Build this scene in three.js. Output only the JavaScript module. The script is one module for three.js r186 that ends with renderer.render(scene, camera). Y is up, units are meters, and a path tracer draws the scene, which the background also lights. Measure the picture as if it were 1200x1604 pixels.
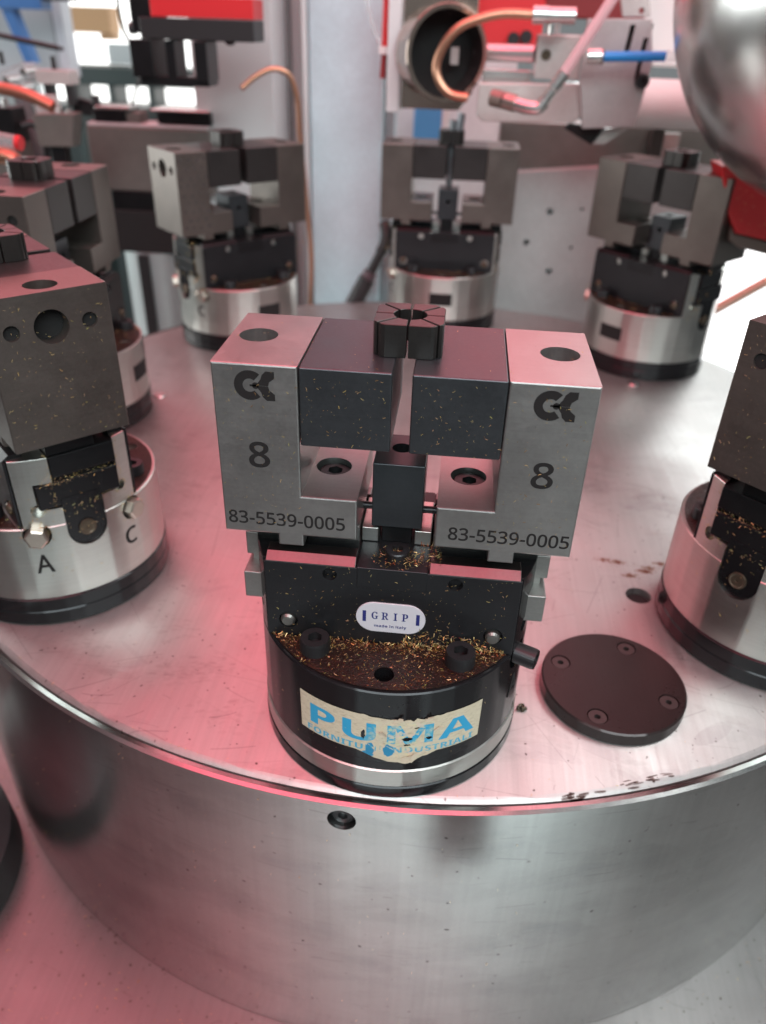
import * as THREE from 'three';
import { RoundedBoxGeometry } from 'three/addons/geometries/RoundedBoxGeometry.js';
import { TextGeometry } from 'three/addons/geometries/TextGeometry.js';
import { FontLoader } from 'three/addons/loaders/FontLoader.js';
import { mergeGeometries, toCreasedNormals } from 'three/addons/utils/BufferGeometryUtils.js';
import { RectAreaLightUniformsLib } from 'three/addons/lights/RectAreaLightUniformsLib.js';
import { Brush, Evaluator, SUBTRACTION } from 'three-bvh-csg';

// ------------------------------------------------------------------ camera, light, exposure
const scene = new THREE.Scene();
const renderer = new THREE.WebGLRenderer({ antialias: true });
renderer.toneMapping = THREE.LinearToneMapping;
renderer.toneMappingExposure = 1.15;
renderer.shadowMap.enabled = true;
RectAreaLightUniformsLib.init();

const camera = new THREE.PerspectiveCamera(67.07, 766 / 1024, 0.02, 60);
{
  const yaw = -0.08638, pitch = 0.56629, roll = 0.03344;
  const f = new THREE.Vector3(Math.sin(yaw) * Math.cos(pitch), -Math.sin(pitch), -Math.cos(yaw) * Math.cos(pitch));
  const r0 = new THREE.Vector3().crossVectors(f, new THREE.Vector3(0, 1, 0)).normalize();
  const u0 = new THREE.Vector3().crossVectors(r0, f);
  const c = Math.cos(roll), s = Math.sin(roll);
  const r = r0.clone().multiplyScalar(c).addScaledVector(u0, s), u = r0.clone().multiplyScalar(-s).addScaledVector(u0, c);
  camera.quaternion.setFromRotationMatrix(new THREE.Matrix4().makeBasis(r, u, f.clone().negate()));
  camera.position.set(0.01772, 0.2971, 0.5942);
}
camera.focus = 0.31;
camera.userData.fStop = 8;
camera.updateMatrixWorld();

const AMB = new THREE.Color().setRGB(0.17, 0.185, 0.19);
scene.background = AMB;

const PI = Math.PI, V = (x, y, z) => new THREE.Vector3(x, y, z);
let seed = 7;
const rnd = () => { seed = (seed + 0x6D2B79F5) | 0; let t = Math.imul(seed ^ (seed >>> 15), 1 | seed); t = (t + Math.imul(t ^ (t >>> 7), 61 | t)) ^ t; return ((t ^ (t >>> 14)) >>> 0) / 4294967296; };
const R = (a, b) => a + (b - a) * rnd();

// ------------------------------------------------------------------ naming helpers
const used = {};
function numbered(n) { const k = used[n] = (used[n] ?? -1) + 1; return k ? `${n}_${String(k).padStart(3, '0')}` : n; }
function tag(o, label, category, group, kind) {
  o.name = numbered(o.name); if (label) o.userData.label = label; if (category) o.userData.category = category;
  if (group) o.userData.group = group; if (kind) o.userData.kind = kind;
  if (!o.parent) scene.add(o); return o;
}
function thing(name, label, category, pos = [0, 0, 0], turn = 0, group) {
  const g = new THREE.Group(); g.name = name; g.position.set(...pos); g.rotation.y = turn;
  return tag(g, label, category, group);
}
function part(name, geo, mat, parent, label) {
  const m = new THREE.Mesh(geo, mat); m.name = name; m.castShadow = m.receiveShadow = true;
  if (label) m.userData.label = label; if (parent) parent.add(m); return m;
}

// ------------------------------------------------------------------ geometry helpers
function uvm(g) {                       // uv in metres, by the way each face points
  const q = g.index ? g.toNonIndexed() : g, p = q.attributes.position, n = p.count, uv = new Float32Array(n * 2);
  const a = V(), b = V(), c = V();
  for (let i = 0; i < n; i += 3) {
    a.fromBufferAttribute(p, i); b.fromBufferAttribute(p, i + 1); c.fromBufferAttribute(p, i + 2);
    const nn = b.clone().sub(a).cross(c.clone().sub(a)), X = Math.abs(nn.x), Y = Math.abs(nn.y), Z = Math.abs(nn.z);
    [a, b, c].forEach((v, k) => {
      const [s, t] = X > Y && X > Z ? [v.z, v.y] : Y > Z ? [v.x, v.z] : [v.x, v.y];
      uv[(i + k) * 2] = s; uv[(i + k) * 2 + 1] = t;
    });
  }
  q.setAttribute('uv', new THREE.BufferAttribute(uv, 2));
  for (const k of Object.keys(q.attributes)) if (!['position', 'normal', 'uv'].includes(k)) q.deleteAttribute(k);
  return q;
}
const put = (g, x = 0, y = 0, z = 0, rx = 0, ry = 0, rz = 0) => { g.rotateX(rx); g.rotateY(ry); g.rotateZ(rz); g.translate(x, y, z); return g; };
const bx = (x0, x1, y0, y1, z0, z1, b = 0.0006, seg = 2) => uvm(put(new RoundedBoxGeometry(x1 - x0, y1 - y0, z1 - z0, seg, Math.min(b, (x1 - x0) * .49, (y1 - y0) * .49, (z1 - z0) * .49)), (x0 + x1) / 2, (y0 + y1) / 2, (z0 + z1) / 2));
const cy = (r, h, x = 0, y = 0, z = 0, rx = 0, ry = 0, rz = 0, seg = 32, r2 = r) => put(uvm(new THREE.CylinderGeometry(r2, r, h, seg)), x, y, z, rx, ry, rz);
const hexg = (r, h) => uvm(new THREE.CylinderGeometry(r, r, h, 6));
function lathe(pts, seg = 96, crease = 0.5) { return uvm(toCreasedNormals(new THREE.LatheGeometry(pts.map(([a, b]) => new THREE.Vector2(a, b)), seg), crease)); }
function extr(pts, z0, z1, b = 0.0006, seg = 2) {
  const sh = new THREE.Shape(pts.map(([a, c]) => new THREE.Vector2(a, c)));
  const g = new THREE.ExtrudeGeometry(sh, { depth: z1 - z0 - 2 * b, bevelEnabled: b > 0, bevelSize: b, bevelThickness: b, bevelOffset: -b, bevelSegments: seg, curveSegments: 12 });
  g.translate(0, 0, z0 + b); return uvm(g);
}
function tube(pts, r, seg = 60, rs = 14) { return uvm(new THREE.TubeGeometry(new THREE.CatmullRomCurve3(pts.map((p) => V(...p))), seg, r, rs, false)); }
// an open pipe with a wall, so that its end shows a bore
function pipe(pts, r, ri, seg = 60) {
  const c = new THREE.CatmullRomCurve3(pts.map((p) => V(...p)));
  const o = new THREE.TubeGeometry(c, seg, r, 18, false).toNonIndexed(), n = new THREE.TubeGeometry(c, seg, ri, 14, false).toNonIndexed();
  const rings = [0, 1].map((t) => { const g = new THREE.RingGeometry(ri, r, 18); const d = c.getTangent(t); g.lookAt(t ? d : d.negate()); const p = c.getPoint(t); g.translate(p.x, p.y, p.z); return g.toNonIndexed(); });
  return uvm(mergeGeometries([o, n, ...rings]));
}
const ev = new Evaluator(); ev.useGroups = false; ev.attributes = ['position', 'normal', 'uv'];
function sub(g, cuts) {
  let a = new Brush(g); a.updateMatrixWorld();
  for (const c of cuts) { const b = new Brush(c); b.updateMatrixWorld(); a = ev.evaluate(a, b, SUBTRACTION); }
  return uvm(a.geometry);
}
const merge = (l) => mergeGeometries(l);
// rod between two points
function rod(a, b, r, seg = 20, r2 = r) {
  const A = V(...a), B = V(...b), d = B.clone().sub(A), g = uvm(new THREE.CylinderGeometry(r2, r, d.length(), seg));
  g.applyQuaternion(new THREE.Quaternion().setFromUnitVectors(V(0, 1, 0), d.normalize())); const m = A.add(B).multiplyScalar(.5); g.translate(m.x, m.y, m.z); return g;
}

// ------------------------------------------------------------------ textures
function noise(N, cx, cy_, oct, sd) {      // tileable value noise, 0..1
  const out = new Float32Array(N * N); let amp = 1, tot = 0;
  for (let o = 0; o < oct; o++) {
    const gx = cx << o, gy = cy_ << o, L = new Float32Array(gx * gy); let s = sd * 7919 + o * 104729;
    for (let i = 0; i < L.length; i++) { s = (Math.imul(s, 1664525) + 1013904223) >>> 0; L[i] = s / 4294967296; }
    for (let y = 0; y < N; y++) {
      const fy = y / N * gy, y0 = fy | 0, ty = fy - y0, wy = ty * ty * (3 - 2 * ty), ya = y0 % gy * gx, yb = (y0 + 1) % gy * gx;
      for (let x = 0; x < N; x++) {
        const fx = x / N * gx, x0 = fx | 0, tx = fx - x0, wx = tx * tx * (3 - 2 * tx), xa = x0 % gx, xb = (x0 + 1) % gx;
        out[y * N + x] += amp * ((L[ya + xa] * (1 - wx) + L[ya + xb] * wx) * (1 - wy) + (L[yb + xa] * (1 - wx) + L[yb + xb] * wx) * wy);
      }
    }
    tot += amp; amp *= 0.55;
  }
  for (let i = 0; i < out.length; i++) out[i] /= tot;
  return out;
}
let dz = 12345; const dith = () => { dz = (Math.imul(dz, 1664525) + 1013904223) >>> 0; return (dz / 4294967296 - .5) * 5; };
function tex(N, f, rep, srgb) {
  const d = new Uint8Array(N * N * 4);
  for (let i = 0; i < N * N; i++) { const c = f(i), dd = dith(); for (let k = 0; k < 3; k++) d[i * 4 + k] = Math.max(0, Math.min(255, (Array.isArray(c) ? c[k] : c) * 255 + dd)); d[i * 4 + 3] = 255; }
  const t = new THREE.DataTexture(d, N, N); t.wrapS = t.wrapT = THREE.RepeatWrapping; t.magFilter = THREE.LinearFilter; t.minFilter = THREE.LinearMipmapLinearFilter; t.generateMipmaps = true;
  if (srgb) t.colorSpace = THREE.SRGBColorSpace;
  t.repeat.set(rep, rep); t.needsUpdate = true; return t;
}
const nA = noise(512, 6, 6, 6, 1), nB = noise(512, 40, 40, 4, 2), nS = noise(512, 4, 160, 3, 3), nC = noise(512, 3, 3, 5, 4), nD = noise(512, 90, 90, 2, 5);
const clamp = (v, a = 0, b = 1) => Math.max(a, Math.min(b, v));
// worn machined steel: blotches of oil and handling over a fine grain
const tJaw = tex(512, (i) => { const b = 0.86 + 0.09 * (nA[i] - .5) + 0.035 * (nS[i] - .5) + 0.04 * (nD[i] - .5) - 0.14 * Math.max(0, nC[i] - .62) - (nB[i] > .88 ? .06 : 0); return [b, b * .995, b * .985]; }, 11, true);
const tJawR = tex(512, (i) => { const r = Math.max(.315, 0.39 + 0.10 * (nA[i] - .5) + 0.04 * (nS[i] - .5) + 0.08 * (nD[i] - .5) + .06 * (nC[i] - .5)); return [r, r, r]; }, 11);
const tSteel = tex(512, (i) => { const b = 0.88 + 0.05 * nS[i] + 0.06 * (nA[i] - .5) - .10 * Math.max(0, nC[i] - .6); return [b, b, b * .985]; }, 9, true);
const tSteelR = tex(512, (i) => { const r = Math.max(.30, 0.345 + 0.05 * (nS[i] - .5) + 0.10 * (nA[i] - .5)); return [r, r, r]; }, 9);
const tDirt = tex(512, (i) => { const k = clamp((nA[i] - .5) * 3), g = nD[i]; return [0.15 + .22 * k * g, 0.095 + .13 * k * g, 0.075 + .05 * k * g]; }, 22, true);
const tDirtB = tex(512, (i) => nB[i] * .5 + nD[i] * .5, 22);
const tPaint = tex(512, (i) => { const b = .9 + .1 * nA[i] + .05 * (nD[i] - .5); return [b, b, b]; }, 4, true);
const tPaintR = tex(512, (i) => { const r = .45 + .2 * (nA[i] - .5); return [r, r, r]; }, 4);

const lin = (r, g, b) => new THREE.Color().setRGB(r, g, b);
const std = (c, o = {}) => new THREE.MeshStandardMaterial({ color: lin(...c), ...o });
const M = {
  jawworn: std([.25, .222, .205], { metalness: .85, roughness: 1, map: tJaw, roughnessMap: tJawR, bumpMap: tJawR, bumpScale: .00004 }),
  insertworn: std([.095, .09, .09], { metalness: .8, roughness: .95, map: tJaw, roughnessMap: tJawR }),
  jaw: std([.53, .53, .525], { metalness: .9, roughness: 1, map: tJaw, roughnessMap: tJawR, bumpMap: tJawR, bumpScale: .00004 }),
  insert: std([.115, .128, .142], { metalness: .8, roughness: .95, map: tJaw, roughnessMap: tJawR, bumpMap: tJawR, bumpScale: .00004 }),
  black: std([.026, .026, .029], { metalness: .6, roughness: .85, map: tJaw, roughnessMap: tJawR }),
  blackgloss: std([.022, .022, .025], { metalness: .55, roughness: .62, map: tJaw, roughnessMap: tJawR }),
  steel: std([.66, .655, .64], { metalness: 1, roughness: 1, map: tSteel, roughnessMap: tSteelR }),
  bright: std([.74, .73, .71], { metalness: 1, roughness: .25 }),
  screw: std([.04, .04, .042], { metalness: .7, roughness: .38 }),
  hole: std([.012, .011, .011], { roughness: .9 }),  // near-black; also stands for the shade inside bores and the bolt hole
  ink: std([.013, .012, .012], { roughness: .95, map: tJaw }),
  grime: std([.8, .8, .8], { metalness: .25, roughness: .3, map: tDirt, bumpMap: tDirtB, bumpScale: .0006 }),
  gold: std([.72, .54, .27], { metalness: .55, roughness: .4 }),
  copper: std([.56, .30, .20], { metalness: .92, roughness: .33, roughnessMap: null }),
  alu: std([.72, .75, .75], { metalness: .35, roughness: .45 }),
  plate: std([.66, .66, .63], { metalness: .25, roughness: .5, map: tPaint, roughnessMap: tPaintR }),
  red: std([.62, .022, .028], { roughness: .42 }),
  white: std([.80, .80, .78], { roughness: .4 }),
  blue: std([.03, .14, .38], { roughness: .5 }),
  reflection_bar: std([.09, .09, .09], { roughness: .6 }),
  hexbolt: std([.70, .62, .55], { metalness: .9, roughness: .9, map: tJaw, roughnessMap: tJawR }),
  rubber: std([.018, .018, .019], { roughness: .45 }),
  blockgrey: std([.22, .205, .19], { metalness: .5, roughness: .6, map: tJaw }),
};

// ------------------------------------------------------------------ lamps and windows
function lamp(name, label, category, pos, target, w, h, color, power, glow, group) {
  const g = thing(name, label, category, pos, 0, group); g.lookAt(...target);      // +z looks at the target
  part('housing', bx(-w / 2 - .02, w / 2 + .02, -h / 2 - .02, h / 2 + .02, -.06, -.004, .004), M.plate, g);
  const m = new THREE.MeshStandardMaterial({ color: lin(.8, .8, .8), emissive: color, emissiveIntensity: glow });
  part('diffuser', new THREE.PlaneGeometry(w, h), m, g);
  const l = new THREE.RectAreaLight(color, power, w, h); l.position.set(0, 0, .004); l.rotation.y = PI; g.add(l);
  return g;
}
lamp('added_softbox', 'added white softbox panel above and behind the camera on the left', 'lamp', [-.75, 1.75, 1.35], [0, 0, .1], .9, .5, lin(1, 1, .98), 2, 1.5);  // unseen softbox added for general light
lamp('added_softbox', 'added white softbox panel above the machine on the right', 'lamp', [.9, 1.6, .15], [.1, 0, .1], .7, .7, lin(.97, 1, 1), 3, 2);  // second unseen softbox, added for white light from the right
lamp('hall_window', 'broad bright hall window behind the camera', 'window', [.55, 1.85, 2.3], [0, .2, -.1], 2.4, 1.3, lin(.86, 1, 1.02), 4.9, 2);
lamp('hall_window', 'tall bright hall window beyond the machine at the back right', 'window', [1.15, .96, -1.75], [.3, .2, .3], 2.0, 1.1, lin(.95, 1, 1), 2.5, 1.5);
lamp('hall_window', 'wide bright hall window beyond the left side of the table', 'window', [-2.3, .42, -.45], [0, .1, -.1], 2.2, 1.2, lin(.93, 1, .98), 2.6, 1.5);
lamp('added_red_panel', 'large added unseen red curtain glowing with daylight above the back of the table', 'light_panel', [-.40, 1.20, -.62], [-.28, .75, .2], 1.55, 1.5, lin(1, .11, .17), .62, .8);  // unseen red light source added to tint the table
lamp('added_red_overhead', 'added unseen red canopy glowing with skylight above the table and the camera', 'overhead_panel', [-.28, 1.36, .46], [-.28, 0, .4601], 1.25, 1.5, lin(1, .04, .11), 1.42, .9);  // second added red source, for the wash from above and the bevels

// ------------------------------------------------------------------ the setting: machine bed
const nBig = noise(1024, 5, 5, 7, 11), nStr = noise(1024, 220, 6, 3, 12);
function plateTex(N, rep, draw) {
  const cv = document.createElement('canvas'); cv.width = cv.height = N; const c = cv.getContext('2d');
  c.fillStyle = '#ececea'; c.fillRect(0, 0, N, N); draw(c, N);
  const im = c.getImageData(0, 0, N, N), d = im.data;
  for (let y = 0; y < N; y++) for (let x = 0; x < N; x++) {
    const i = (y * N + x) * 4, j = (y & 1023) * 1024 + (x & 1023), k = .90 + .10 * nBig[j] + .05 * (nStr[j] - .5) - .2 * Math.max(0, nBig[(j + 331 * 1024 + 517) & 1048575] - .58);
    const dd = dith(); for (let q = 0; q < 3; q++) d[i + q] = clamp(d[i + q] * k + dd, 0, 255);
  }
  c.putImageData(im, 0, 0);
  const t = new THREE.CanvasTexture(cv); t.colorSpace = THREE.SRGBColorSpace; t.wrapS = t.wrapT = THREE.RepeatWrapping; t.repeat.set(rep, rep); return t;
}
function scratches(c, N, n, a) {
  for (let i = 0; i < n; i++) {
    const x = rnd() * N, y = rnd() * N, t = rnd() < .6 ? R(-.5, .5) : R(0, PI), l = R(.004, .06) * N;
    c.strokeStyle = rnd() < .5 ? `rgba(60,50,50,${a * rnd()})` : `rgba(255,255,255,${a * rnd()})`; c.lineWidth = R(.5, 1.6);
    c.beginPath(); c.moveTo(x, y); c.quadraticCurveTo(x + l * .5 * Math.cos(t), y + l * .5 * Math.sin(t) + R(-6, 6), x + l * Math.cos(t), y + l * Math.sin(t)); c.stroke();
  }
}
function specks(c, N, n, col) { for (let i = 0; i < n; i++) { c.fillStyle = `rgba(${col},${R(.1, .75)})`; c.beginPath(); c.ellipse(rnd() * N, rnd() * N, R(.5, 2.2), R(.4, 1.4), R(0, 3), 0, 7); c.fill(); } }
const tDisc = plateTex(2048, 1, (c, N) => {
  scratches(c, N, 3200, .2); specks(c, N, 3400, '50,38,34');
  for (let i = 0; i < 240; i++) { const x = rnd() * N, y = rnd() * N; for (let k = 0; k < 14; k++) { c.fillStyle = `rgba(${rnd() < .6 ? '88,70,72' : '255,255,255'},${R(.01, .045)})`; c.beginPath(); c.ellipse(x + R(-40, 40), y + R(-26, 26), R(6, 40), R(2, 12), R(-.7, .7), 0, 7); c.fill(); } }
  const P = (x, z) => [(x + .38) / .76 * N, (1 - (z + .38) / .76) * N];
  // rust bloom beside the right-hand chuck
  for (const [x, z, s] of [[.1365, .167, 1], [.143, .181, .8], [.1535, .175, 1.1], [.165, .165, .8], [.1275, .1655, .5], [.157, .171, .7]])
    for (let i = 0; i < 160 * s; i++) { const [a, b] = P(x + R(-1, 1) * rnd() * .007, z + R(-1, 1) * rnd() * .003); c.fillStyle = `rgba(${R(110, 150) | 0},${R(50, 80) | 0},${R(30, 50) | 0},${R(.1, .5)})`; c.beginPath(); c.ellipse(a, b, R(.7, 2.6), R(.5, 1.5), R(-.6, .6), 0, 7); c.fill(); }
  // oil smears left of the front chuck
  for (const [x, z] of [[-.108, .301], [-.10, .297], [-.116, .306], [-.13, .27], [-.085, .33], [-.17, .29], [-.07, .27], [-.2, .22], [.05, .2], [.2, .1], [.1, .05], [-.15, .1], [.17, .25]])
    for (let i = 0; i < 60; i++) { const [a, b] = P(x + R(-1, 1) * rnd() * .03, z + R(-1, 1) * rnd() * .016); c.fillStyle = `rgba(80,58,60,${R(.01, .05)})`; c.beginPath(); c.ellipse(a, b, R(2, 9), R(1, 3.5), R(-.2, .6), 0, 7); c.fill(); }
  // dark nicks at the front edge
  for (const [x, z, n] of [[.0893, .3565, 14], [.118, .3465, 7], [.1294, .3420, 6], [.135, .339, 3], [.100, .3535, 4]])
    for (let i = 0; i < n; i++) { const [a, b] = P(x + R(-.006, .006), z + R(-.0015, .0015)); c.fillStyle = `rgba(45,22,18,${R(.4, .95)})`; c.beginPath(); c.ellipse(a, b, R(2, 9), R(.5, 1.1), R(.2, .42), 0, 7); c.fill(); }
});
const tDiscR = tex(1024, (i) => .47 + .18 * (nBig[i] - .5) + .10 * (nStr[i] - .5), 3);
const tBed = plateTex(1024, 2.2, (c, N) => { scratches(c, N, 700, .16); specks(c, N, 1500, '60,45,40'); });
const mDisc = std([.60, .595, .59], { metalness: .93, roughness: 1, map: tDisc, roughnessMap: tDiscR });
const mBed = std([.355, .365, .365], { metalness: .9, roughness: 1, map: tBed, roughnessMap: tex(1024, (i) => Math.max(.30, .37 + .25 * (nBig[i] - .5)), 2.2) });
{
  const bed = part('machine_bed', uvm(new THREE.BoxGeometry(1.5, .03, 1.25)), mBed); bed.position.set(-.1, -.2187 - .015, .065);
  bed.name = 'ground'; tag(bed, null, null, null, 'structure');
  const fl = part('floor', uvm(new THREE.BoxGeometry(9, .05, 9)), std([.10, .10, .10], { roughness: .5, map: tPaint })); fl.position.set(0, -1.0, 0); tag(fl, null, null, null, 'structure');
}

// ------------------------------------------------------------------ rotary table
{
  const t = thing('rotary_table', 'large round brushed steel rotary table carrying the grippers', 'rotary table');
  const disc = sub(lathe([[0, 0], [.3655, 0], [.3668, -.0006], [.3682, -.0020], [.3684, -.004], [.3684, -.022], [0, -.022]].reverse(), 240),
    [cy(.0078, .03, .1447, 0, .2014), cy(.0062, .008, .199, 0, -.1428), cy(.0062, .008, -.247, 0, -.039)]);
  const p = disc.attributes.position, uv = disc.attributes.uv;
  for (let i = 0; i < p.count; i++) uv.setXY(i, (p.getX(i) + .38) / .76, (p.getZ(i) + .38) / .76);
  part('table_top', disc, mDisc, t);
  const drum = lathe([[.33, -.012], [.3694, -.012], [.3694, -.0022], [.3698, -.0014], [.3722, -.0012], [.374, -.0021], [.374, -.2183], [.33, -.2183], [.33, -.012]].reverse(), 240);
  const az = -.042, sc = put(new THREE.CylinderGeometry(.0068, .0068, .02, 28), 0, 0, .372, PI / 2); sc.rotateY(az); sc.translate(0, -.0125, 0);
  const body = sub(drum, [uvm(sc)]);
  const q = body.attributes.position, w = body.attributes.uv;
  for (let i = 0; i < q.count; i += 3) {
    const a0 = Math.atan2(q.getX(i), q.getZ(i));
    for (let k = 0; k < 3; k++) { let a = Math.atan2(q.getX(i + k), q.getZ(i + k)); if (a - a0 > PI) a -= 2 * PI; if (a0 - a > PI) a += 2 * PI; w.setXY(i + k, a * .374, q.getY(i + k)); }
  }
  const tDrum = plateTex(1024, 2, (c, N) => {
    for (let i = 0; i < 300; i++) { const x = rnd() * N, y = rnd() * N; for (let k = 0; k < 10; k++) { c.fillStyle = `rgba(${rnd() < .62 ? '84,82,80' : '255,255,255'},${R(.006, .024)})`; const ex = x + R(-60, 60), ey = y + R(-24, 24), e1 = R(10, 60), e2 = R(4, 22), e3 = R(-.4, .4); for (const wx of [-N, 0, N]) for (const wy of [-N, 0, N]) { c.beginPath(); c.ellipse(ex + wx, ey + wy, e1, e2, e3, 0, 7); c.fill(); } } }
    for (let i = 0; i < 1200; i++) { const x = rnd() * N, y = rnd() * N, l = R(4, 46); c.strokeStyle = `rgba(${rnd() < .6 ? '60,58,58' : '255,255,255'},${R(.03, .2)})`; c.lineWidth = R(.4, 1.2); c.beginPath(); c.moveTo(x, y); c.lineTo(x + l, y + R(-5, 5)); c.stroke(); }
    specks(c, N, 420, '56,46,40');
  });
  const mDrum = std([.66, .67, .67], { metalness: 1, roughness: 1, roughnessMap: tex(1024, (i) => clamp(.205 + .12 * (nBig[i] - .5), .16, .245), 2), map: tDrum });
  part('drum', body, mDrum, t);
  const s = part('set_screw', sub(put(lathe([[0, -.006], [.0062, -.006], [.0062, -.001], [.0048, .0004], [0, .0004]], 28), 0, 0, 0, PI / 2), [put(hexg(.0026, .006), 0, 0, 0, PI / 2)]), M.screw, t);
  s.position.set(.3708 * Math.sin(az), -.0131, .3708 * Math.cos(az)); s.rotation.y = az;
  part('hole_shade_plug', cy(.0077, .001, .1447, -.005, .2014), M.hole, t);  // dark plug paints the shade inside the drilled bolt hole
  part('dowel', lathe([[0, -.004], [.0058, -.004], [.0058, .0006], [.005, .0014], [0, .0016]], 24), M.bright, t).position.set(.199, 0, -.1428);
  part('dowel', lathe([[0, -.004], [.0058, -.004], [.0058, .0006], [.005, .0014], [0, .0016]], 24), M.bright, t).position.set(-.247, 0, -.039);
}

// black round cover with four countersunk screws
{
  const c = thing('cover_plate', 'round black cover plate with four countersunk screws, right of the front gripper', 'cover plate', [.1155, .0003, .2875]);
  const holes = [[-.0265, -.0105], [.0108, -.0262], [-.0115, .0265], [.0262, .0118]];
  part('disc', sub(lathe([[0, 0], [.0366, 0], [.0372, .0008], [.0372, .0072], [.0364, .008], [0, .008]], 96), holes.map(([x, z]) => cy(.0052, .006, x, .008, z))), std([.042, .032, .032], { metalness: .5, roughness: .8, map: (() => { const t = tBed.clone(); t.repeat.set(9, 9); t.needsUpdate = true; return t; })(), roughnessMap: tJawR }), c);
  for (const [x, z] of holes) {
    const m = part('countersunk_screw', sub(lathe([[0, -.003], [.0035, -.003], [.0048, -.0004], [.0046, 0], [0, 0]], 28), [hexg(.0017, .005)]), std([.07, .062, .06], { metalness: .7, roughness: .45 }), c);
    m.position.set(x, .0076, z); m.rotation.y = R(0, 3);
  }
}

// ------------------------------------------------------------------ gripper chucks
const font = await new FontLoader().loadAsync('fonts/droid/droid_sans_regular.typeface.json');
const fontB = await new FontLoader().loadAsync('fonts/droid/droid_sans_bold.typeface.json');
const serifB = await new FontLoader().loadAsync('fonts/droid/droid_serif_bold.typeface.json');
function text(s, fnt, w, h, cx, y0, depth = .00006, bold = .022) {      // text fitted into w x h, its left-bottom-centre at (cx, y0)
  const g = new TextGeometry(s, { font: fnt, size: 1, depth: .02, curveSegments: 5, bevelEnabled: bold > 0, bevelSize: bold, bevelThickness: .001, bevelSegments: 1 });
  g.computeBoundingBox(); const b = g.boundingBox;
  g.translate(-(b.min.x + b.max.x) / 2, -b.min.y, 0); g.scale(w / (b.max.x - b.min.x), h / (b.max.y - b.min.y), depth / .02); g.translate(cx, y0, 0); return uvm(g);
}
const RC = .0625;
function bodyGeo() {
  const a = Math.asin(.0305 / RC), up = [];
  for (let k = 0; k <= 20; k++) { const t = -a + 2 * a * k / 20; up.push([RC * Math.cos(t), RC * Math.sin(t)]); }
  for (let k = 0; k <= 20; k++) { const t = PI - a + 2 * a * k / 20; up.push([RC * Math.cos(t), RC * Math.sin(t)]); }
  const upper = put(extr(up, 0, .0405, .0005), 0, .0650, 0, -PI / 2);
  const lower = lathe([[0, .0182], [.0620, .0182], [RC, .0187], [RC, .0644], [.0619, .0650], [0, .0650]], 128);
  const cuts = [bx(-.08, .08, .0752, .0908, -.0222, .0222, .0003), bx(-.08, .08, .09, .12, -.0222, .0130, .0003)];
  const lowcuts = [cy(.0042, .012, 0, .063, .052), cy(.0042, .012, 0, .063, -.052)];
  for (const s of [-1, 1]) {
    const u = []; for (let k = 0; k <= 16; k++) { const t = PI + PI * k / 16; u.push([.0108 * Math.cos(t), .0592 + .0108 * Math.sin(t)]); } u.push([.0108, .085], [-.0108, .085]);
    const mk = () => put(extr(u, -.004, .004, 0), s * .0622, 0, 0, 0, PI / 2);
    lowcuts.push(mk()); cuts.push(mk());
    for (const [azd, y, rr] of [[66, .0606, .0074], [116, .0585, .0070], [69.1, .0752, .0037], [111, .0762, .0032]].slice(s > 0 ? 0 : 2)) {
      const t = azd * PI / 180 * 1; const g = put(uvm(new THREE.CylinderGeometry(rr, rr, .009, 24)), 0, 0, 0, PI / 2); g.rotateY(s > 0 ? t : t + PI); g.translate(s * RC * Math.sin(t), y, s * RC * Math.cos(t));
      (y > .07 ? cuts : lowcuts).push(g); if (y < .062 && y > .058) { /* reaches the ledge height only */ }
    }
  }
  return merge([sub(lower, lowcuts), sub(upper, cuts)]);
}
const GB = bodyGeo();
function jawProfile(s) {
  const p = [[.0705, .1163], [.0705, .1902], [.0382, .1902], [.0382, .1352], [.0157, .1352], [.0157, .1163], [.0378, .1163], [.0378, .1110], [.0483, .1110], [.0483, .1163]];
  return s > 0 ? p.map(([x, y]) => [x + .0008, y]) : p.map(([x, y]) => [-x + .0004, y]).reverse();
}
const jawGeo = {}, insGeo = {};
for (const s of [-1, 1]) {
  const cut = [cy(.0077, .015, s * .0592, .19, -.002, 0, 0, 0, 36), cy(.0080, .02, s * .0728, .174, 0, 0, 0, PI / 2, 36),
    cy(.0037, .03, s * .0728, .174, .0178, 0, 0, PI / 2, 20), cy(.0037, .03, s * .0728, .174, -.0178, 0, 0, PI / 2, 20), cy(.0076, .016, s * .0287, .1352, .0015, 0, 0, 0, 32)];
  jawGeo[s] = sub(extr(jawProfile(s), -.0285, .0285, .0007), cut);
  insGeo[s] = s > 0 ? bx(.0042, .0387, .1580, .1900, -.0284, .0284, .0007) : bx(-.0374, -.0030, .1580, .1900, -.0284, .0284, .0007);
}
// eight wedges of the split collet
function wedge(k) {
  const a = k * PI / 4, b = a + PI / 4, half = .00042, pts = [];
  const outer = (t) => { const c = Math.abs(Math.cos(t)), s = Math.abs(Math.sin(t)); return Math.min(.0132 / Math.max(c, s), .0160 / (c * Math.SQRT1_2 + s * Math.SQRT1_2)); };
  const off = (rr) => Math.asin(half / rr);
  for (let i = 0; i <= 8; i++) { const t = a + off(.0132) + (PI / 4 - 2 * off(.0132)) * i / 8; pts.push([outer(t) * Math.cos(t), outer(t) * Math.sin(t)]); }
  for (let i = 0; i <= 6; i++) { const t = b - off(.0064) - (PI / 4 - 2 * off(.0064)) * i / 6; pts.push([.0064 * Math.cos(t), .0064 * Math.sin(t)]); }
  return put(extr(pts, 0, .0128, .0002, 1), .0008, .1901, 0, -PI / 2);
}
const wedges = [...Array(8).keys()].map(wedge);
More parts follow.
